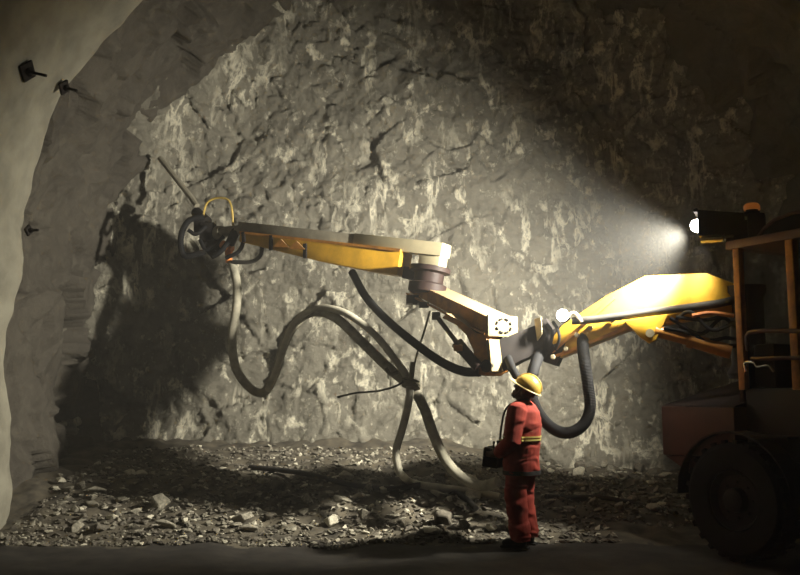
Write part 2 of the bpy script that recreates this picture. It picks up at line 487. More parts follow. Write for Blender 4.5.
# ------------------------------------------------------------------ spraying machine
FW = Vector((-.5, .8660254, 0)); RT = Vector((.8660254, .5, 0)); UP = Vector((0, 0, 1))
O0 = Vector((3.37, 8.5, 0))
def L(f, r, z): return O0 + FW * f + RT * r + UP * z
AX = (FW, RT, UP)
rig = empty('spraying_machine', L(-.6, .75, 0), 'yellow and brown concrete spraying machine with long boom, parked at the right', 'machine')
def lbox(mb, f0, f1, r0, r1, z0, z1):
    return mb.box(L((f0 + f1) / 2, (r0 + r1) / 2, (z0 + z1) / 2), (abs(f1 - f0), abs(r1 - r0), z1 - z0), AX)
# chassis and body
lbox(MB(), -2.1, .85, .22, 1.28, .48, .92).bevel(.03).build('chassis', M['body_dark'], rig)
fh = MB(); fh.hexa([L(.9, -.17, .92), L(.9, 1.45, .92), L(-.02, 1.45, .96), L(-.02, -.17, .96), L(.9, -.17, 1.43), L(.9, 1.45, 1.50), L(-.02, 1.45, 1.50), L(-.02, -.17, 1.43)])
fh.bevel(.015).build('front_box', M['rust'], rig, label='brown steel box at the front of the machine')
hd = MB(); hd.hexa([L(.9, -.165, 1.435), L(.9, 1.44, 1.505), L(-.02, 1.44, 1.505), L(-.02, -.165, 1.435), L(.88, -.12, 1.452), L(.8, 1.3, 1.78), L(-.02, 1.3, 1.78), L(-.02, -.12, 1.452)])
hd.bevel(.012).build('hood', M['hood'], rig)
sk = MB(); sk.hexa([L(.55, -.1, .72), L(.55, 1.4, .72), L(.1, 1.4, .62), L(.1, -.1, .62), L(.88, -.15, .915), L(.88, 1.4, .915), L(-.02, 1.4, .935), L(-.02, -.15, .935)])
sk.build('skirt_plate', M['rust'], rig)
cb = lbox(MB(), -2.1, -.02, .0, 1.45, .93, 1.62).bevel(.04).build('body', M['body_dark'], rig)
lbox(MB(), -.02, .04, .0, 1.3, 1.42, 1.9).bevel(.015).build('body_panel', M['hood'], cb)
for k in range(3):
    lbox(MB(), -.55 - .06, -.15, -.20, .02, .55 + .3 * k, .58 + .3 * k).bevel(.008).build('step', M['darksteel'], cb) if k == 2 else None
lbox(MB(), -1.9, -.9, -.012, .01, 1.02, 1.52).bevel(.008).build('side_panel', M['hood'], cb)
# cab posts, roof, glass
roof = MB()
rp = [L(0.08, -.06, 3.0), L(-1.75, -.06, 3.0), L(-1.75, 1.4, 3.0), L(.08, 1.4, 3.0)]
roof.prism(rp, UP * .09); roof.bevel(.02)
roof = roof.build('cab_roof', M['rust'], rig)
# raised roof hatch with curved window
hatch = MB()
prof = [(-.22, 3.09), (-.30, 3.17), (-.42, 3.235), (-.60, 3.265), (-1.3, 3.265), (-1.5, 3.2), (-1.6, 3.09)]
hatch_pts = [L(f, .05, z) for f, z in prof]
hatch.tube(hatch_pts, .018, 8); hatch.tube([L(f, 1.2, z) for f, z in prof], .018, 8)
for f, z in prof[1:-1]: hatch.tube([L(f, .05, z), L(f, 1.2, z)], .012, 8)
hatch.build('hatch_frame', M['rust'], roof)
hg = MB(); hg.prism([L(f, .055, z) for f, z in prof], RT * 1.14); hg.build('hatch_glass', M['rubber'], roof)
cab = MB()
for f, r in ((-.02, 0), (-.02, 1.33), (-1.65, 0), (-1.65, 1.33)):
    pass
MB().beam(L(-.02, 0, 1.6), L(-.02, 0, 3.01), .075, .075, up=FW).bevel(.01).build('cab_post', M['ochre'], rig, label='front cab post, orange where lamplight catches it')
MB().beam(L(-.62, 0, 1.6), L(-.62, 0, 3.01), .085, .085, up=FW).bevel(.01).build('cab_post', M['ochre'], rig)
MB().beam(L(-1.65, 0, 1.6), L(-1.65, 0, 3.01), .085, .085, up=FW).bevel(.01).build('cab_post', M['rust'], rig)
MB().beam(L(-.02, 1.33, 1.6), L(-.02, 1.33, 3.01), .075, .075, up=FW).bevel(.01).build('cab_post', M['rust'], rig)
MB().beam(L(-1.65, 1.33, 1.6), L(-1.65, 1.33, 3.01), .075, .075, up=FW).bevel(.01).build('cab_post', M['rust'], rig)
MB().hexa([L(-.04, .04, 1.95), L(-.04, 1.3, 1.95), L(-.05, 1.3, 1.95), L(-.05, .04, 1.95), L(-.04, .04, 3.0), L(-.04, 1.3, 3.0), L(-.05, 1.3, 3.0), L(-.05, .04, 3.0)]).build('windscreen', M['glass'], rig)
# dashboard, seat inside
seat = lbox(MB(), -1.3, -.8, .4, .9, 1.62, 1.95).bevel(.05).build('operator_seat', M['rubber'], rig)
lbox(MB(), -1.4, -1.27, .4, .9, 1.9, 2.6).bevel(.05).build('seat_back', M['rubber'], seat)
lbox(MB(), -.3, -.06, .1, 1.25, 1.62, 2.05).bevel(.04).build('dashboard', M['body_dark'], rig)
# guard rails
rl = MB()
rl.tube(spline([L(-.14, -.07, 1.98), L(-.16, -.1, 2.12), L(-.3, -.1, 2.16), L(-.8, -.1, 2.13), L(-1.2, -.1, 2.12)], 6), .022, 8)
rl.build('guard_rail', M['rust'], rig); rl = MB()
rl.tube([L(-.2, -.1, 1.90), L(-1.2, -.1, 1.88)], .02, 8)
rl.build('guard_rail', M['rust'], rig)
rl2 = MB(); rl2.tube(spline([L(-.12, -.09, 1.78), L(-.12, -.1, 1.86), L(-.22, -.1, 1.86), L(-.26, -.1, 1.82), L(-.38, -.1, 1.83), L(-.42, -.08, 1.77)], 6), .012, 8); rl2.build('grab_handle', M['chrome'], rig)
# mudguard and wheels
def wheel(f, r, side):
    c = L(f, r, .55); ax = RT * side
    t = MB(); t.lathe(c, ax, [(.30, -.17), (.36, -.19), (.50, -.185), (.545, -.15), (.555, -.06), (.555, .06), (.545, .15), (.50, .185), (.36, .19), (.30, .17)], 40, True)
    for k in range(26):
        a = 2 * PI * k / 26; d = FW * math.cos(a) + UP * math.sin(a); tn = FW * -math.sin(a) + UP * math.cos(a)
        for sg in (-1, 1):
            t.box(c + d * .555 + RT * sg * .085 + tn * .02 * sg, (.05, .15, .035), (tn, RT, d))
    w = t.build('wheel', M['tyre'], rig)
    h = MB(); h.lathe(c, ax, [(.31, -.12), (.31, .12), (.28, .15), (.24, .09), (.12, .09), (.11, .17), (.07, .19)], 28)
    for k in range(8):
        a = 2 * PI * k / 8; d = FW * math.cos(a) + UP * math.sin(a)
        h.cyl(c + d * .17 + ax * .085, c + d * .17 + ax * .115, .016, 6)
    h.build('rim', M['body_dark'], w)
for f, r, sd in ((.0, -.05, -1), (.0, 1.5, 1), (-1.65, .0, -1), (-1.65, 1.5, 1)): wheel(f, r, sd)
mg = MB(); rows = []
for k in range(13):
    a = PI * (.0 + k / 12); rows.append([L(.66 * math.cos(a), rr_, .55 + .64 * math.sin(a)) for rr_ in (-.24, .2)])
for a, b in zip(rows, rows[1:]):
    mg.hexa([a[0], a[1], b[1], b[0], a[0] + UP * .02, a[1] + UP * .02, b[1] + UP * .02, b[0] + UP * .02])
mg.build('mudguard', M['body_dark'], rig)
# floodlight housing on the roof corner
A1 = Vector((-.95, .31, 0)).normalized(); A2 = Vector((.31, .95, 0)).normalized()
hb0 = P(745, 226, 8.6); hb1 = P(699, 226, 8.78); hmid = (hb0 + hb1) / 2; hlen = (hb1 - hb0).length; A1 = (hb1 - hb0).normalized(); A1.z = 0; A1.normalize(); A2 = UP.cross(A1)
fl = MB()
fl.hexa([hb0 - A2 * .1 - UP * .10, hb0 + A2 * .1 - UP * .10, hb1 + A2 * .15 - UP * .13, hb1 - A2 * .15 - UP * .13,
         hb0 - A2 * .1 + UP * .12, hb0 + A2 * .1 + UP * .12, hb1 + A2 * .15 + UP * .145, hb1 - A2 * .15 + UP * .145]).bevel(.015)
fl = fl.build('floodlight_housing', M['darksteel'], rig)
vz = MB(); vz.hexa([hb1 - A2 * .16 + UP * .12, hb1 + A2 * .16 + UP * .12, hb1 + A2 * .16 + A1 * .035 + UP * .125, hb1 - A2 * .16 + A1 * .035 + UP * .125,
                    hb1 - A2 * .16 + UP * .16, hb1 + A2 * .16 + UP * .16, hb1 + A2 * .16 + A1 * .035 + UP * .15, hb1 - A2 * .16 + A1 * .035 + UP * .15])
vz.build('visor', M['darksteel'], fl)
lens_c = hb1 + A1 * -.01 + UP * .005
MB().lathe(lens_c, A1, [(.068, 0), (.068, .03), (.062, .06), (.046, .082), (.022, .094), (.001, .097)], 24).build('lamp_lens', M['lens'], fl, label='white glowing floodlight lens')
MB().box(P(712, 240, 8.66), (.22, .16, .03), (A1, A2, UP)).bevel(.006).build('reflector_plate', M['cream'], fl, label='cream plate under the floodlight')
br = MB(); br.box(P(737, 243, 8.58), (.2, .2, .09), (A1, A2, UP)); br.box(P(742, 236, 8.6), (.16, .18, .3), (A1, A2, UP)); br.bevel(.012).build('lamp_bracket', M['hood'], rig)
cl = MB(); cl.box(P(757, 231, 8.5), (.17, .22, .34), (A1, A2, UP)).bevel(.03).build('roof_box', M['hood'], rig)
bc = P(752, 213, 8.5)
beacon = MB(); beacon.lathe(bc - UP * .02, UP, [(.075, 0), (.075, .03), (.06, .035), (.06, .05)], 20); beacon = beacon.build('beacon', M['darksteel'], rig)
MB().lathe(bc + UP * .03, UP, [(.078, 0), (.078, .045), (.058, .066), (.001, .074)], 20).build('beacon_dome', M['beacon'], beacon, label='amber rotating light dome')

# main boom ---------------------------------------------------------------
def pp(l): return [P(*q) for q in l]
BD = Vector((.30, .95, 0)).normalized()
boom = MB(); boom.prism(pp([(546, 346, 9.62), (549, 362, 9.62), (628, 330, 9.3), (736, 312, 8.95), (736, 284, 8.95), (706, 273, 9.02), (645, 276, 9.22), (606, 296, 9.38), (562, 325, 9.55)]), BD * .34)
boom = boom.bevel(.012).build('main_boom', M['yellow'], rig)
# stiffening ribs on the side of the boom
MB().beam(P(552, 352, 9.58), P(614, 298, 9.33), .03, .035).build('rib', M['ochre'], boom)
MB().beam(P(556, 356, 9.57), P(628, 327, 9.28), .03, .03).build('rib', M['ochre'], boom)
for px, py, Y in ((553, 357, 9.57), (566, 349, 9.52), (577, 335, 9.48), (590, 328, 9.43), (612, 320, 9.33)):
    c = P(px, py, Y); MB().lathe(c, -BD, [(.03, -.02), (.03, .02), (.018, .035)], 12).build('bolt_head', M['cream'], boom)
pipe = MB(); pipe.tube(spline([P(572, 321, 9.42), P(600, 319, 9.33), P(660, 311, 9.13), P(715, 304, 8.97), P(742, 298, 8.9)], 8), .042, 14)
pipe.build('boom_pipe', M['hose_dark'], boom)
lp = P(562, 314, 9.4)
lh = MB(); lh.lathe(lp + Vector((.02, .03, -.02)), Vector((-.5, -.85, .1)), [(.04, -.1), (.07, -.04), (.075, 0), (.07, .01)], 20); lh = lh.build('boom_lamp', M['darksteel'], rig)
MB().lathe(lp + Vector((.005, .0, -.015)), Vector((-.5, -.85, .1)), [(.068, 0), (.062, .025), (.04, .05), (.001, .06)], 20).build('lamp_lens', M['lens_small'], lh, label='white glowing boom lamp lens')
MB().tube(spline([P(566, 318, 9.4), P(574, 313, 9.38), P(582, 322, 9.36)], 6), .022, 8).build('lamp_cable', M['cream'], lh)
# clevis at the tip with cream plate
kn = MB(); kn.prism(pp([(538, 322, 9.6), (546, 318, 9.6), (552, 330, 9.6), (566, 322, 9.55), (572, 330, 9.52), (556, 366, 9.58), (544, 362, 9.6), (536, 350, 9.6)]), BD * .3)
kn = kn.bevel(.01).build('boom_knuckle', M['darksteel'], rig)
MB().prism(pp([(534, 319, 9.56), (541, 317, 9.5), (542, 334, 9.5), (537, 341, 9.56)]), BD * .05).bevel(.006).build('knuckle_plate', M['cream'], kn, label='cream plate on the boom knuckle')
MB().cyl(P(549, 348, 9.56), P(549, 348, 9.56) + BD * .4, .06, 20).build('pivot_pin', M['darksteel'], kn)
for a in ([(547, 324, 9.58), (552, 332, 9.5), (550, 345, 9.5), (545, 356, 9.58)], [(553, 322, 9.56), (558, 330, 9.46), (559, 340, 9.46), (555, 350, 9.52)], [(541, 326, 9.58), (546, 334, 9.52), (545, 350, 9.56)]):
    MB().tube(spline(pp(a), 7), .018, 8).build('knuckle_hose', M['rubber'], kn)
# bracket and lift cylinder below the boom
MB().prism(pp([(624, 321, 9.2), (668, 314, 9.05), (656, 340, 9.07), (649, 343, 9.1), (640, 337, 9.14)]), BD * .2).bevel(.008).build('cylinder_bracket', M['yellow'], boom)
MB().cyl(P(650, 333, 9.03), P(650, 333, 9.03) + BD * .3, .045, 16).build('pivot_pin', M['cream'], boom)
cy = MB(); cy.cyl(P(655, 331, 9.13), P(694, 341, 9.03), .062, 20); cy.cyl(P(690, 340, 9.04), P(731, 352, 8.92), .075, 20); cy.cyl(P(688, 339.5, 9.045), P(694, 341.3, 9.03), .085, 20)
cy.build('lift_cylinder', M['bronze'], rig, angle=.5)
mast = MB(); mast.lathe(P(748, 345, 9.0), UP, [(.2, -.35), (.22, -.3), (.17, -.2), (.17, .5), (.2, .55), (.2, .62)], 24)
mast.build('boom_mast', M['body_dark'], rig)
for a in ([(674, 322, 9.05), (690, 312, 8.95), (712, 330, 8.9), (736, 322, 8.85)], [(670, 318, 9.04), (700, 334, 8.96), (722, 318, 8.9), (738, 330, 8.86)], [(680, 326, 9.05), (706, 340, 8.97), (726, 338, 8.9), (740, 340, 8.86)],
          [(676, 317, 9.0), (705, 320, 8.95), (728, 315, 8.88), (740, 316, 8.84)], [(664, 328, 9.06), (685, 332, 9.0), (715, 345, 8.93), (738, 346, 8.88)]):
    MB().tube(spline(pp(a), 8), .02, 8).build('hydraulic_hose', M['rubber'], rig)
MB().tube(spline(pp([(692, 316, 8.92), (710, 313, 8.9), (734, 316, 8.84)]), 6), .022, 8).build('pressure_line', M['orange'], rig)
# second link, from knuckle to elbow
l2 = MB(); l2.prism(pp([(488, 344, 9.46), (543, 322, 9.62), (552, 340, 9.62), (547, 350, 9.62), (520, 361, 9.54), (500, 373, 9.5), (488, 374, 9.46)]), BD * .3)
l2 = l2.bevel(.012).build('boom_link', M['darksteel'], rig)
# elbow
el = MB()
el.prism(pp([(446, 313, 9.75), (462, 322, 9.62), (476, 333, 9.5), (486, 334, 9.4), (491, 371, 9.4), (484, 376, 9.42), (476, 374, 9.48), (473, 350, 9.5), (466, 335, 9.58), (456, 325, 9.68), (442, 318, 9.8)]), Vector((.7, .72, 0)) * .30)
el = el.bevel(.008).build('elbow_bracket', M['ochre'], rig)
MB().prism(pp([(486, 340, 9.385), (489, 339, 9.37), (492, 371, 9.37), (489.5, 373, 9.385)]), Vector((.72, .7, 0)) * .2).build('edge_plate', M['plate'], el)
MB().cyl(P(486, 366, 9.4), P(486, 366, 9.4) + Vector((.6, .8, 0)) * .42, .07, 20).build('pivot_pin', M['darksteel'], el)
# turning arm with the round bolted end plate
E0 = P(487.5, 325, 9.38); E1 = P(409, 287, 10.95)
ta = (E1 - E0).normalized(); ts = ta.cross(UP).normalized(); tu = ts.cross(ta)
# side that faces the camera is the -side; width goes to the right-back
W2 = P(515, 322, 9.62) - E0; W2.z = 0
arm = MB()
h = .19
r0 = [E0 - UP * h / 2, E0 + W2 - UP * h / 2, E0 + W2 + UP * h / 2, E0 + UP * h / 2]
r1 = [q + (E1 - E0) for q in (E0 - UP * .07, E0 + W2 - UP * .07, E0 + W2 + UP * .09, E0 + UP * .09)]
arm.hexa(r0 + r1); arm = arm.bevel(.012).build('swivel_arm', M['ochre'], rig)
lowf = MB(); lowf.beam(E0 - UP * .10 + ts * -.02, E1 - UP * .085 + ts * -.02, .05, .02); lowf.build('flange', M['bronze'], arm)
# end plate
wn = W2.normalized(); en = wn.cross(UP).normalized()
if en.y > 0: en = -en
ep = MB(); pc = E0 + W2 / 2 - UP * .005
ep.box(pc + en * .015, (W2.length + .03, .03, .235), (wn, en, UP)); ep = ep.bevel(.008).build('end_plate', M['plate'], arm, label='cream square end plate with a ring of dark bolts')
rg = MB()
for k in range(8):
    a = 2 * PI * (k + .5) / 8
    pts = []
    for j in range(4):
        b = a + (j / 3 - .5) * .42
        pts.append(pc + en * .036 + wn * math.cos(b) * .105 * 1.05 + UP * math.sin(b) * .078)
    rg.tube(pts, .014, 6)
rg.build('bolt_ring', M['rubber'], ep)
for px, py, Y in ((404, 296, 10.5), (412, 302, 10.45), (421, 308, 10.35), (429, 298, 10.2)):
    pass
tr = MB(); tr.lathe(P(428, 283, 10.72), Vector((.15, 0, 1)), [(.2, -.14), (.24, -.12), (.24, -.02), (.19, .0), (.19, .12), (.26, .14), (.26, .2)], 28)
tr.box(P(414, 300, 10.85), (.2, .25, .1)); tr.build('swivel_turret', M['hood'], rig)
for q_, sz in ((P(424, 305, 10.5), (.12, .1, .07)), (P(436, 316, 10.05), (.1, .08, .09)), (P(415, 302, 10.75), (.06, .06, .07))): MB().box(q_, sz).bevel(.01).build('hose_clamp', M['darksteel'], arm)
# tilt cylinder
tc = MB(); tc.cyl(P(438, 318, 10.0), P(461, 348, 9.6), .028, 14); tc = tc.build('cylinder_rod', M['hood'], rig)
tb = MB(); tb.cyl(P(459, 345, 9.62), P(479, 368, 9.45), .062, 18); tb.cyl(P(457, 343, 9.63), P(462, 349, 9.6), .07, 18); tb.build('cylinder_barrel', M['hood'], rig)
MB().box(P(458, 348, 9.52), (.1, .05, .07)).bevel(.012).build('valve_block', M['bronze'], rig)

# spray lance -------------------------------------------------------------
R0 = P(446, 252, 10.75); R1 = P(243, 229, 12.25)
la = (R1 - R0).normalized(); ls = la.cross(UP).normalized(); lu = ls.cross(la)
def Lp(t, s, u): return R0 + (R1 - R0) * t + ls * s + lu * u
lance = MB(); lance.hexa([Lp(0, -.11, -.08), Lp(0, .11, -.08), Lp(1, .11, -.08), Lp(1, -.11, -.08), Lp(0, -.11, .085), Lp(0, .11, .085), Lp(1, .11, .085), Lp(1, -.11, .085)])
# cream front half, dusty grey outer half
def rail(t0, t1, mat, name, parent, w=.13, lo=-.06, hi=.09, label=None):
    m = MB(); m.hexa([Lp(t0, -w, lo), Lp(t0, w, lo), Lp(t1, w, lo), Lp(t1, -w, lo), Lp(t0, -w, hi), Lp(t0, w, hi), Lp(t1, w, hi), Lp(t1, -w, hi)])
    return m.bevel(.01).build(name, mat, parent, label=label)
lance.bm.free()
lance = rail(.40, 1.0, M['greydust'], 'lance_beam', rig, label='dust coated grey outer half of the lance')
rail(-.0, .40, M['cream'], 'lance_sleeve', rig, .14, -.07, .10, label='cream inner half of the lance')
# yellow trough below the rail, deep near the turret and shallow at the tip
tg = MB()
sd = -.17 if (Lp(0, -1, 0) - CAM).length < (Lp(0, 1, 0) - CAM).length else .17
def side_poly(s): return [Lp(.17, s, -.05), Lp(.97, s, -.06), Lp(.97, s, -.20), Lp(.55, s, -.33), Lp(.28, s, -.38), Lp(.17, s, -.38)]
tg.prism(side_poly(sd), ls * (-sd * 2)); tg = tg.bevel(.01).build('lance_trough', M['yellow'], rig)
sgn = 1 if sd > 0 else -1
for t, z0, z1 in ((.95, -.06, -.20), (.80, -.06, -.27), (.62, -.12, -.32)):
    MB().beam(Lp(t, sd + sgn * .012, z0), Lp(t - .012, sd + sgn * .012, z1), .05, .03, up=ls).build('trough_bracket', M['darksteel'], tg)
MB().beam(Lp(.17, sd + sgn * .01, -.06), Lp(.97, sd + sgn * .01, -.07), .02, .035).build('trough_lip', M['ochre'], tg)
for t in (.74, .66):
    MB().prism([Lp(t, sd + sgn * .01, -.10), Lp(t - .05, sd + sgn * .01, -.20), Lp(t + .035, sd + sgn * .01, -.22)], ls * sgn * .03).build('gusset', M['ochre'], tg)
MB().box(Lp(.05, 0, -.16), (.3, .24, .22), (la, ls, lu)).bevel(.02).build('lance_carriage', M['cream'], rig)
MB().box(Lp(.10, 0, -.33), (.34, .3, .16), (la, ls, lu)).bevel(.02).build('lance_mount', M['hood'], rig)
# nozzle head
nz = MB(); nz.cyl(Lp(.98, 0, .0), P(212, 233, 12.5), .075, 18); nz.cyl(P(222, 233, 12.42), P(217, 233, 12.47), .105, 18)
nz = nz.build('nozzle_pipe', M['greydust'], rig)
hd2 = MB(); hd2.box(P(208, 233, 12.5), (.22, .2, .3)); hd2.box(P(200, 226, 12.52), (.16, .18, .2)); hd2.box(P(214, 246, 12.45), (.2, .18, .16)); hd2.bevel(.03)
hd2.cyl(P(207, 222, 12.5), P(196, 212, 12.7), .08, 16); hd2.cyl(P(236, 230, 12.3), P(229, 246, 12.25), .07, 14); hd2.cyl(P(205, 245, 12.4), P(215, 256, 12.35), .06, 14)
hd2 = hd2.build('nozzle_head', M['darksteel'], rig)
nb = MB(); nb.cyl(P(222, 244, 12.3), P(232, 250, 12.25), .06, 16); nb.cyl(P(228, 246, 12.25), P(229, 262, 12.2), .05, 16); nb.build('nozzle_swivel', M['orange'], hd2, label='orange fitting on the nozzle head')
for a, rad, m in (([(204, 217, 12.4), (190, 220, 12.35), (182, 232, 12.3), (181, 247, 12.3), (186, 256, 12.3), (205, 252, 12.3)], .045, 'rubber'),
                  ([(206, 226, 12.35), (196, 234, 12.3), (188, 230, 12.28)], .03, 'rubber'),
                  ([(236, 232, 12.25), (230, 240, 12.2), (222, 250, 12.2), (214, 256, 12.25)], .04, 'rubber'),
                  ([(245, 232, 12.15), (243, 243, 12.1), (238, 252, 12.1), (226, 258, 12.15)], .03, 'rubber'),
                  ([(262, 246, 12.0), (260, 256, 12.0), (250, 262, 12.05), (232, 262, 12.15)], .03, 'hose_dark'),
                  ([(200, 240, 12.35), (206, 250, 12.3), (216, 244, 12.3), (224, 236, 12.3)], .028, 'rubber')):
    MB().tube(spline(pp(a), 8), rad, 10).build('nozzle_hose', M[m], hd2)
MB().tube(spline(pp([(203, 216, 12.4), (207, 203, 12.38), (217, 198, 12.35), (228, 200, 12.3), (232, 210, 12.28), (233, 226, 12.3)]), 8), .016, 8).build('looped_cable', M['cable_y'], hd2, label='yellow looped cable above the nozzle')
# hydraulic hose loops hanging under the boom
def hose(name, pts, r, mat, parent=None, label=None, seg=12, ridged=False, n=10):
    q = spline(pp(pts), n)
    if ridged: q = spline(q, 3)
    rad = [r * (1 + (.07 if i % 2 else -.05)) for i in range(len(q))] if ridged else r
    return MB().tube(q, rad, seg).build(name, mat, parent, label=label, angle=1.2)
hose('hanging_hose', [(583, 334, 9.55), (583, 348, 9.42), (585, 364, 9.35), (588, 385, 9.33), (590, 408, 9.33), (583, 425, 9.33), (568, 433, 9.33), (552, 428, 9.33), (538, 412, 9.33), (531, 392, 9.35), (533, 372, 9.42), (542, 346, 9.7)], .062, M['rubber'], rig, ridged=True, label='thick ribbed black hose in a low U under the boom')
hose('elbow_hose', [(506, 352, 9.65), (512, 368, 9.4), (522, 386, 9.33), (530, 402, 9.35)], .045, M['rubber'], rig)
hose('boom_hose', [(352, 272, 11.3), (366, 297, 11.0), (385, 318, 10.6), (412, 341, 10.2), (440, 361, 9.85), (462, 371, 9.6), (480, 372, 9.48)], .052, M['rubber'], rig, label='black hose sagging from the lance to the elbow')

# ------------------------------------------------------------------ hoses, ropes
h1 = hose('concrete_hose', [(232, 262, 12.2), (237, 285, 12.15), (236, 310, 12.1), (232, 338, 12.05), (236, 368, 12.0), (250, 388, 11.95), (264, 392, 11.9), (275, 374, 11.7), (284, 345, 11.5), (297, 322, 11.3), (314, 312, 11.1), (336, 318, 10.9), (362, 342, 10.7), (392, 371, 10.5), (411, 386, 10.35), (424, 408, 10.3), (434, 436, 10.25), (447, 462, 10.2), (464, 479, 10.1), (482, 486, 10.0), (498, 482, 9.85)],
          .062, M['hose'], label=None)
tag(h1, 'thick dusty hose looping down from the nozzle and ending behind the worker', 'hose')
def on_ground(px, py, up):
    p = ground_hit(px, py); p.z = ground_z(p.x, p.y) + up; return p
q = spline(pp([(268, 390, 11.75), (277, 368, 11.55), (287, 338, 11.35), (300, 317, 11.15), (320, 308, 11.0), (345, 313, 10.8), (372, 332, 10.6), (394, 358, 10.42), (409, 382, 10.28), (408, 405, 10.26), (402, 430, 10.24), (396, 452, 10.22), (399, 472, 10.2)]), 8)
q2 = [on_ground(412, 487, .05), on_ground(440, 492, .05), on_ground(470, 496, .05), on_ground(500, 501, .045)]
h2 = MB().tube(q[:-1] + spline([q[-1]] + q2, 8), [.046] * 1 + [.046], 12).build('air_hose', M['hose_pale'], angle=1.2)
tag(h2, 'thinner pale hose hanging beside the thick one and lying on the muck behind the worker', 'hose')
h3 = MB().tube(spline([on_ground(x, y, .04) for x, y in ((250, 470), (300, 476), (345, 487), (390, 492), (430, 488), (462, 500), (476, 512))], 8), .035, 10).build('ground_cable', M['hose_dark'], angle=1.2)  # thin dark tube following the dark band across the muck
tag(h3, 'dark line lying across the muck left of the worker', 'cable')
h4 = MB().tube(spline([on_ground(x, y, .03) for x, y in ((546, 499), (575, 500), (600, 500), (640, 507), (676, 516))], 8), .03, 10).build('ground_cable', M['hose_dark'], angle=1.2)
tag(h4, 'dark cable lying across the muck right of the worker, toward the machine', 'cable')
rp_ = empty('hanging_rope', P(428, 312, 10.1), 'thin rope hanging from the boom and tied round both hoses', 'rope')
MB().tube(spline(pp([(430, 311, 10.1), (424, 332, 10.15), (417, 354, 10.2), (413, 372, 10.27), (411, 386, 10.3)]), 6), .012, 8).build('cord', M['rope'], rp_)
kt = MB(); c = P(411, 384, 10.27)
for dz in (-.03, .0, .03): kt.lathe(c + UP * dz, Vector((.2, .3, 1)), [(.09, -.014), (.115, -.008), (.115, .008), (.09, .014)], 18)
kt.cyl(P(413, 362, 10.2), P(411, 380, 10.2), .032, 10)
kt.build('knot', M['rope'], rp_)
MB().tube(spline(pp([(407, 379, 10.2), (396, 386, 10.3), (378, 391, 10.6), (356, 393, 10.9), (338, 397, 11.2)]), 6), .013, 8).build('loose_tail', M['hose_dark'], rp_)
MB().tube(spline(pp([(398, 372, 10.3), (390, 374, 10.3), (386, 368, 10.3)]), 5), .022, 8).build('tie_wire', M['rope'], rp_)
rd = MB(); rd.tube(spline(pp([(160, 158, 13.3), (175, 177, 13.1), (190, 196, 12.95), (197, 206, 12.85)]), 4), .045, 10)  # thin tube along a dark slanting line by the nozzle
tag(rd.build('slanting_rod', M['greydust']), 'dark slanting rod between the nozzle and the rock face', 'rod')

# ------------------------------------------------------------------ worker
PB = Vector((1.245, 8.95, 0)); gz = ground_z(PB.x, PB.y)
PB.z = gz
fa = math.atan2(.42, -.90)
fwd = Vector((math.cos(fa), math.sin(fa), 0)); lft = Vector((-fwd.y, fwd.x, 0))
def B(f, l, z): return PB + fwd * f + lft * l + UP * z
BA = (fwd, lft, UP)
def blob(mb, c, r, tilt=0):
    b0 = len(mb.bm.verts)
    R = Matrix((fwd, lft, UP)).transposed() @ Matrix.Rotation(tilt, 3, 'Y')
    m = Matrix.Translation(c) @ R.to_4x4() @ Matrix.Diagonal((*r, 1))
    bmesh.ops.create_uvsphere(mb.bm, u_segments=20, v_segments=14, radius=1, matrix=m)
person = None
HT = -.52           # head leans back to look up at the nozzle
NK = B(.015, 0, 1.44)
def H(f, l, z):     # head frame, origin at neck top
    c, s = math.cos(HT), math.sin(HT)
    return NK + fwd * (f * c + z * s) + lft * l + UP * (-f * s + z * c)
SHL, SHR = B(-.02, .20, 1.36), B(-.02, -.20, 1.36)
ELL, ELR = B(.0, .285, 1.07), B(.0, -.285, 1.07)
WRL, WRR = B(.205, .155, .915), B(.205, -.155, .915)
HPL, HPR = B(0, .095, .90), B(0, -.095, .90)
KNL, KNR = B(.03, .115, .49), B(.02, -.10, .49)
ANL, ANR = B(-.02, .13, .09), B(-.03, -.11, .09)
body = MB()
body.tube([HPL * .5 + HPR * .5 - UP * .04, B(0, 0, 1.0), B(0, 0, 1.15), B(-.01, 0, 1.30), B(-.02, 0, 1.38)], [.13, .13, .135, .145, .11], 20, flat=1.15, flat_dir=lft)
body.tube([B(-.03, 0, 1.36), B(-.015, 0, 1.44), H(0, 0, .06)], [.065, .058, .056], 14)
for S, E, W in ((SHL, ELL, WRL), (SHR, ELR, WRR)):
    body.tube([S, (S + E) / 2, E, (E + W) / 2, W], [.062, .05, .043, .04, .027], 12); body.ball(S, .065); body.ball(E, .044)
for Hh, K, A in ((HPL, KNL, ANL), (HPR, KNR, ANR)):
    body.tube([Hh, (Hh + K) / 2, K, K * .6 + A * .4, A], [.095, .08, .057, .056, .038], 14); body.ball(K, .057)
    body.tube([A, A - UP * .04 + fwd * .02, A + fwd * .15 - UP * .055], [.04, .042, .03], 10)
# head
blob(body, H(.005, 0, .165), (.098, .077, .105), HT)
blob(body, H(.04, 0, .09), (.062, .058, .075), HT)
blob(body, H(.085, 0, .045), (.03, .034, .03), HT)      # chin
body.tube([H(.092, 0, .165), H(.112, 0, .135), H(.122, 0, .115)], [.012, .016, .02], 10)   # nose
blob(body, H(.098, 0, .082), (.018, .026, .009), HT); blob(body, H(.096, 0, .068), (.018, .024, .010), HT)   # lips
for s in (-1, 1):
    blob(body, H(-.005, s * .078, .135), (.022, .010, .034), HT)     # ears
    blob(body, H(.078, s * .035, .165), (.02, .022, .012), HT)       # brow
    blob(body, H(.075, s * .045, .115), (.02, .022, .02), HT)        # cheek
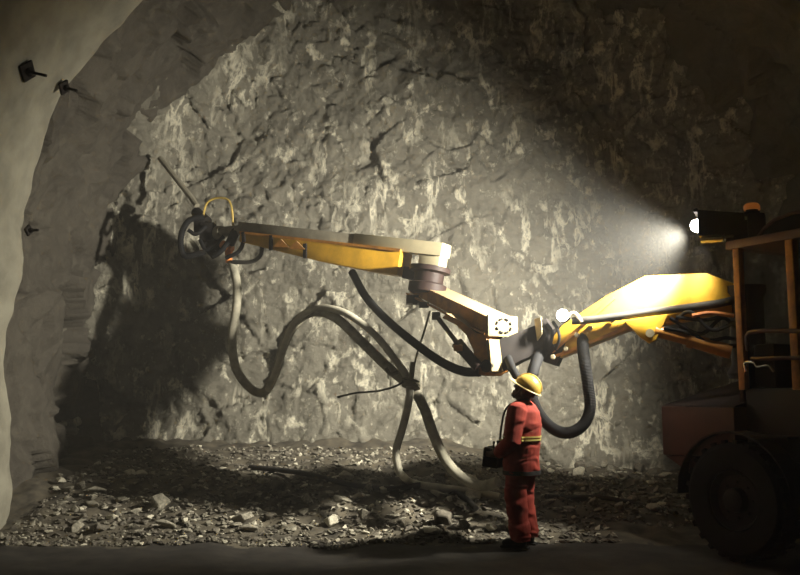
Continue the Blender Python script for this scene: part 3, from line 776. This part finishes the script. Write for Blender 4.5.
# hands gripping the remote control's side handles
for W, s in ((WRL, 1), (WRR, -1)):
    K = W + fwd * .085 - UP * .005 - lft * s * .005
    body.tube([W - fwd * .01, W + fwd * .035, K], [.028, .04, .036], 12, flat=.62, flat_dir=lft)
    for i, ln in enumerate((.030, .036, .034, .026)):
        up = .027 - .018 * i
        a = K + UP * up; b = a + fwd * ln + lft * s * .012; c = b - lft * s * .03 + fwd * .004; d = c - lft * s * .022 - fwd * .018
        body.tube([a - fwd * .02, a, b, c, d], [.0095, .0095, .009, .008, .007], 8)
    t0 = W + fwd * .03 + UP * .025; body.tube([t0, t0 + UP * .022 - lft * s * .018 + fwd * .02, t0 + UP * .024 - lft * s * .042 + fwd * .038], [.012, .0105, .009], 8)
body = body.build('person', M['skin'], None)
remeshed(body, .0055, 3)
# object origin at the feet
me = body.data; me.transform(Matrix.Translation(-PB)); body.location = PB
tag(body, 'worker in red-orange overall and yellow helmet, looking up and holding a remote control', 'person')
def cloth(name, mb, mat, voxel=.009, fold=(.012, 9), smooth=3, label=None):
    o = mb.build(name, mat, body); remeshed(o, voxel, smooth, fold)
    if label: o['label'] = label
    return o
jk = MB()
jk.tube([B(0, 0, .70), B(0, 0, .80), B(0, 0, .92), B(-.01, 0, 1.06), B(-.025, 0, 1.22), B(-.03, 0, 1.34), B(-.02, 0, 1.405), B(-.012, 0, 1.44)], [.182, .186, .182, .185, .188, .165, .115, .08], 28, flat=1.22, flat_dir=lft)
for S, E, W in ((SHL, ELL, WRL), (SHR, ELR, WRR)):
    jk.tube([S * .75 + B(-.02, 0, 1.36) * .25, S, (S + E) / 2, E, (E + W) / 2, W + (E - W) * .02], [.095, .10, .092, .086, .075, .055], 16); jk.ball(S, .09); jk.ball(E, .075)
jk.tube([B(-.012, 0, 1.42), B(-.008, 0, 1.455), B(-.003, 0, 1.47)], [.085, .08, .078], 18)
jacket = cloth('jacket', jk, M['overall'], label='red-orange work jacket')
tr_ = MB()
tr_.tube([B(0, 0, .96), B(0, 0, .86), B(0, 0, .80)], [.14, .15, .14], 24, flat=1.15, flat_dir=lft)
for Hh, K, A in ((HPL, KNL, ANL), (HPR, KNR, ANR)):
    tr_.tube([Hh - UP * .02, (Hh + K) / 2, K, K * .5 + A * .5, A + UP * .0, A - UP * .02], [.125, .125, .115, .108, .105, .10], 18)
cloth('trousers', tr_, M['overall'], fold=(.014, 8), label='red-orange work trousers')
# reflective bands
def torso_ring(z, w, out=.012):
    m = MB(); rings = []
    N = 64
    for k in range(N):
        a = 2 * PI * k / N
        d = Vector((math.cos(a) * .19, math.sin(a) * .19 * 1.22, 0)).normalized()
        best = 0
        for v in jv:
            if abs(v.z - z) < .02:
                e = Vector((v.x, v.y, 0)); q_ = e.dot(d)
                if q_ > .0 and (e - d * q_).length < .02 and q_ < .27 and q_ > best: best = q_
        if best == 0: best = .21
        rings.append((d, best))
    vs = []
    for d, r in rings:
        b = B(d.x * (r + out), d.y * (r + out), z)
        i = B(d.x * (r - .01), d.y * (r - .01), z)
        vs.append(m.verts([i - UP * w / 2, b - UP * w / 2, b + UP * w / 2, i + UP * w / 2]))
    for k in range(N):
        a, b = vs[k], vs[(k + 1) % N]
        for j in range(4): m.face([a[j], a[(j + 1) % 4], b[(j + 1) % 4], b[j]])
    return m
inv = Matrix((fwd, lft, UP))
jv = [inv @ v.co for v in jacket.data.vertices]
torso_ring(1.095, .016, .006).build('reflective_stripe', M['stripe'], jacket, label='yellow reflective stripe round the jacket')
torso_ring(1.065, .016, .006).build('reflective_stripe', M['stripe'], jacket, label='lower yellow reflective stripe round the jacket')
torso_ring(.735, .04, .006).build('hem_belt', M['strap'], jacket)
for A, s in ((ANL, 1), (ANR, -1)):
    bt_ = MB()
    bt_.tube([A + UP * .16, A + UP * .05, A - UP * .03], [.062, .058, .06], 16)
    bt_.tube([A - UP * .035 - fwd * .05, A - UP * .035 + fwd * .05, A - UP * .05 + fwd * .15, A - UP * .055 + fwd * .19], [.05, .052, .045, .028], 14, flat=1, flat_dir=lft)
    o = bt_.build('boot', M['boot'], body); remeshed(o, .009, 2)
    zmin = min(v.co.z for v in o.data.vertices) + PB.z
    sl = MB(); sl.box(A + fwd * .06 - UP * .083, (.29, .095, .022), BA).bevel(.008).build('sole', M['strap'], o)
# helmet
hm = MB(); HC = H(-.008, 0, .18)
haxis = (H(0, 0, 1) - H(0, 0, 0)).normalized(); hf = (H(1, 0, 0) - H(0, 0, 0)).normalized()
rows = []
for j in range(11):
    t = j / 10 * PI / 2
    row = []
    for k in range(36):
        a = 2 * PI * k / 36
        r = math.cos(t); zz = math.sin(t) * .135
        ridge = .006 * max(0, 1 - abs(math.sin(a)) * 6) * math.sin(t) if 0 < j else 0
        row.append(HC + hf * math.cos(a) * .145 * r + lft * math.sin(a) * .124 * r + haxis * (zz + ridge))
    rows.append(hm.verts(row))
for a, b in zip(rows, rows[1:]):
    for k in range(36): hm.face([a[k], a[(k + 1) % 36], b[(k + 1) % 36], b[k]])
hm.face(rows[0][::-1]); hm.face(rows[-1])
rid = [HC + hf * .143 * math.cos(t) + haxis * (.132 * math.sin(t) + .006) for t in [PI * k / 16 for k in range(1, 16)]]
hm.tube(rid, .011, 8)
helmet = hm.build('helmet', M['helmet'], body, label='yellow hard hat', angle=1.0)
bm_ = MB(); out, inn = [], []
for k in range(48):
    a = 2 * PI * k / 48
    ex = .016 + .045 * max(0, math.cos(a)) ** 1.5
    def ringp(x, dz): return HC + hf * math.cos(a) * (.143 + x) + lft * math.sin(a) * (.122 + x * .8) + haxis * dz
    out.append(bm_.verts([ringp(-.012, -.006), ringp(ex, -.012), ringp(ex, -.004), ringp(-.012, .008)]))
for k in range(48):
    a, b = out[k], out[(k + 1) % 48]
    for j in range(4): bm_.face([a[j], a[(j + 1) % 4], b[(j + 1) % 4], b[j]])
bm_.build('brim', M['helmet_rim'], helmet)
hr = MB()
blob(hr, H(-.022, 0, .15), (.092, .082, .085), HT)
hr.build('hair', M['strap'], body)
for s in (-1, 1):
    MB().tube(spline([H(.01, s * .1, .165), H(.03, s * .083, .10), H(.06, s * .05, .03), H(.075, 0, .012)], 6), .005, 6).build('chin_strap', M['strap'], helmet)
    e = MB(); blob(e, H(.085, s * .033, .145), (.011, .014, .010), HT); e.build('eye', M['eye'], body)
# remote control carried on a neck strap
rc0 = B(.29, 0, .875)
rc = empty('remote_control', B(.29, 0, .77), 'black boxy remote control hung at the waist of the worker in red', 'remote control')
tb_ = Matrix.Rotation(-.12, 3, lft)
RA = tuple((tb_ @ v) for v in BA)
MB().box(rc0, (.17, .27, .20), RA).bevel(.018, 3).build('casing', M['remote'], rc)
for s in (-1, 1):
    hl = rc0 + RA[1] * s * .15
    MB().tube(spline([hl - RA[1] * s * .03 - RA[0] * .075, hl + RA[1] * s * .012 - RA[0] * .05, hl + RA[1] * s * .012 + RA[0] * .05, hl - RA[1] * s * .03 + RA[0] * .075], 6), .013, 10).build('handle', M['remote'], rc)
    j0 = rc0 + RA[1] * s * .06 + RA[2] * .09
    js = MB(); js.lathe(j0, RA[2], [(.026, 0), (.02, .015), (.007, .022), (.007, .05), (.014, .055), (.012, .075), (.002, .08)], 14).build('joystick', M['remote'], rc)
for k in range(4):
    MB().lathe(rc0 + RA[2] * .098 + RA[0] * .05 + RA[1] * (-.06 + .04 * k), RA[2], [(.011, 0), (.011, .008), (.008, .012)], 12).build('button', M['button'], rc)
ns = MB(); ns.tube(spline([rc0 + RA[1] * .1 + RA[2] * .05 - RA[0] * .06, B(.192, .115, 1.02), B(.172, .11, 1.20), B(.12, .10, 1.38), B(-.02, .10, 1.462), B(-.085, 0, 1.47), B(-.02, -.10, 1.462), B(.12, -.10, 1.38), B(.172, -.11, 1.20), B(.192, -.115, 1.02), rc0 - RA[1] * .1 + RA[2] * .05 - RA[0] * .06], 8), .011, 8)
ns.build('neck_strap', M['strap'], rc)

# ------------------------------------------------------------------ lights
def spot(name, loc, target, power, angle, blend, size, col):
    l = D.lights.new(name, 'SPOT'); l.energy = power; l.spot_size = math.radians(angle); l.spot_blend = blend
    l.shadow_soft_size = size; l.color = col
    o = D.objects.new(name, l); C.objects.link(o); o.location = loc
    o.rotation_euler = (Vector(target) - Vector(loc)).to_track_quat('-Z', 'Y').to_euler(); return o
def point(name, loc, power, size, col):
    l = D.lights.new(name, 'POINT'); l.energy = power; l.shadow_soft_size = size; l.color = col
    o = D.objects.new(name, l); C.objects.link(o); o.location = loc; return o
WARM = (1, .945, .80)
spot('floodlight_beam', lens_c + A1 * .15 - UP * .07, Vector((-1.8, 13.5, 1.6)), 3800, 122, .95, .10, WARM)
spot('downlight_beam', P(708, 246, 8.72), P(640, 320, 9.35), 60, 120, .9, .04, WARM)
point('boom_lamp_glow', lp + Vector((-.06, -.1, .02)), 2, .04, (1, .96, .88))
point('beacon_glow', bc + UP * .2, .06, .05, (1, .4, .08))
point('rear_fill', (-1.0, -7.0, 5.2), 24, .4, (.46, .44, 1.0))  # added bluish fill behind the camera, lifts the blacks; no lamp stands there

# dusty air
w = D.worlds.new('dusty_air'); bpy.context.scene.world = w; w.use_nodes = True
nt = w.node_tree
nt.nodes['Background'].inputs[0].default_value = (0, 0, 0, 1); nt.nodes['Background'].inputs[1].default_value = 0
vs = nt.nodes.new('ShaderNodeVolumeScatter'); vs.inputs['Color'].default_value = (.95, .93, .88, 1)
vs.inputs['Density'].default_value = .010; vs.inputs['Anisotropy'].default_value = .15
nt.links.new(vs.outputs[0], nt.nodes['World Output'].inputs['Volume'])

# ------------------------------------------------------------------ camera, view
cam = D.cameras.new('camera'); co = D.objects.new('camera', cam); C.objects.link(co)
cam.sensor_width = 36; cam.lens = F / 800 * 36; cam.clip_end = 200
co.location = CAM; co.rotation_euler = (PI / 2 + PITCH, 0, 0)
sc = bpy.context.scene; sc.camera = co
sc.view_settings.view_transform = 'Standard'; sc.view_settings.look = 'None'
sc.view_settings.gamma = 1; sc.view_settings.exposure = 0; sc.view_settings.use_curve_mapping = False
sc.cycles.use_denoising = True
sc.cycles.max_bounces = 5; sc.cycles.diffuse_bounces = 1; sc.cycles.volume_bounces = 1
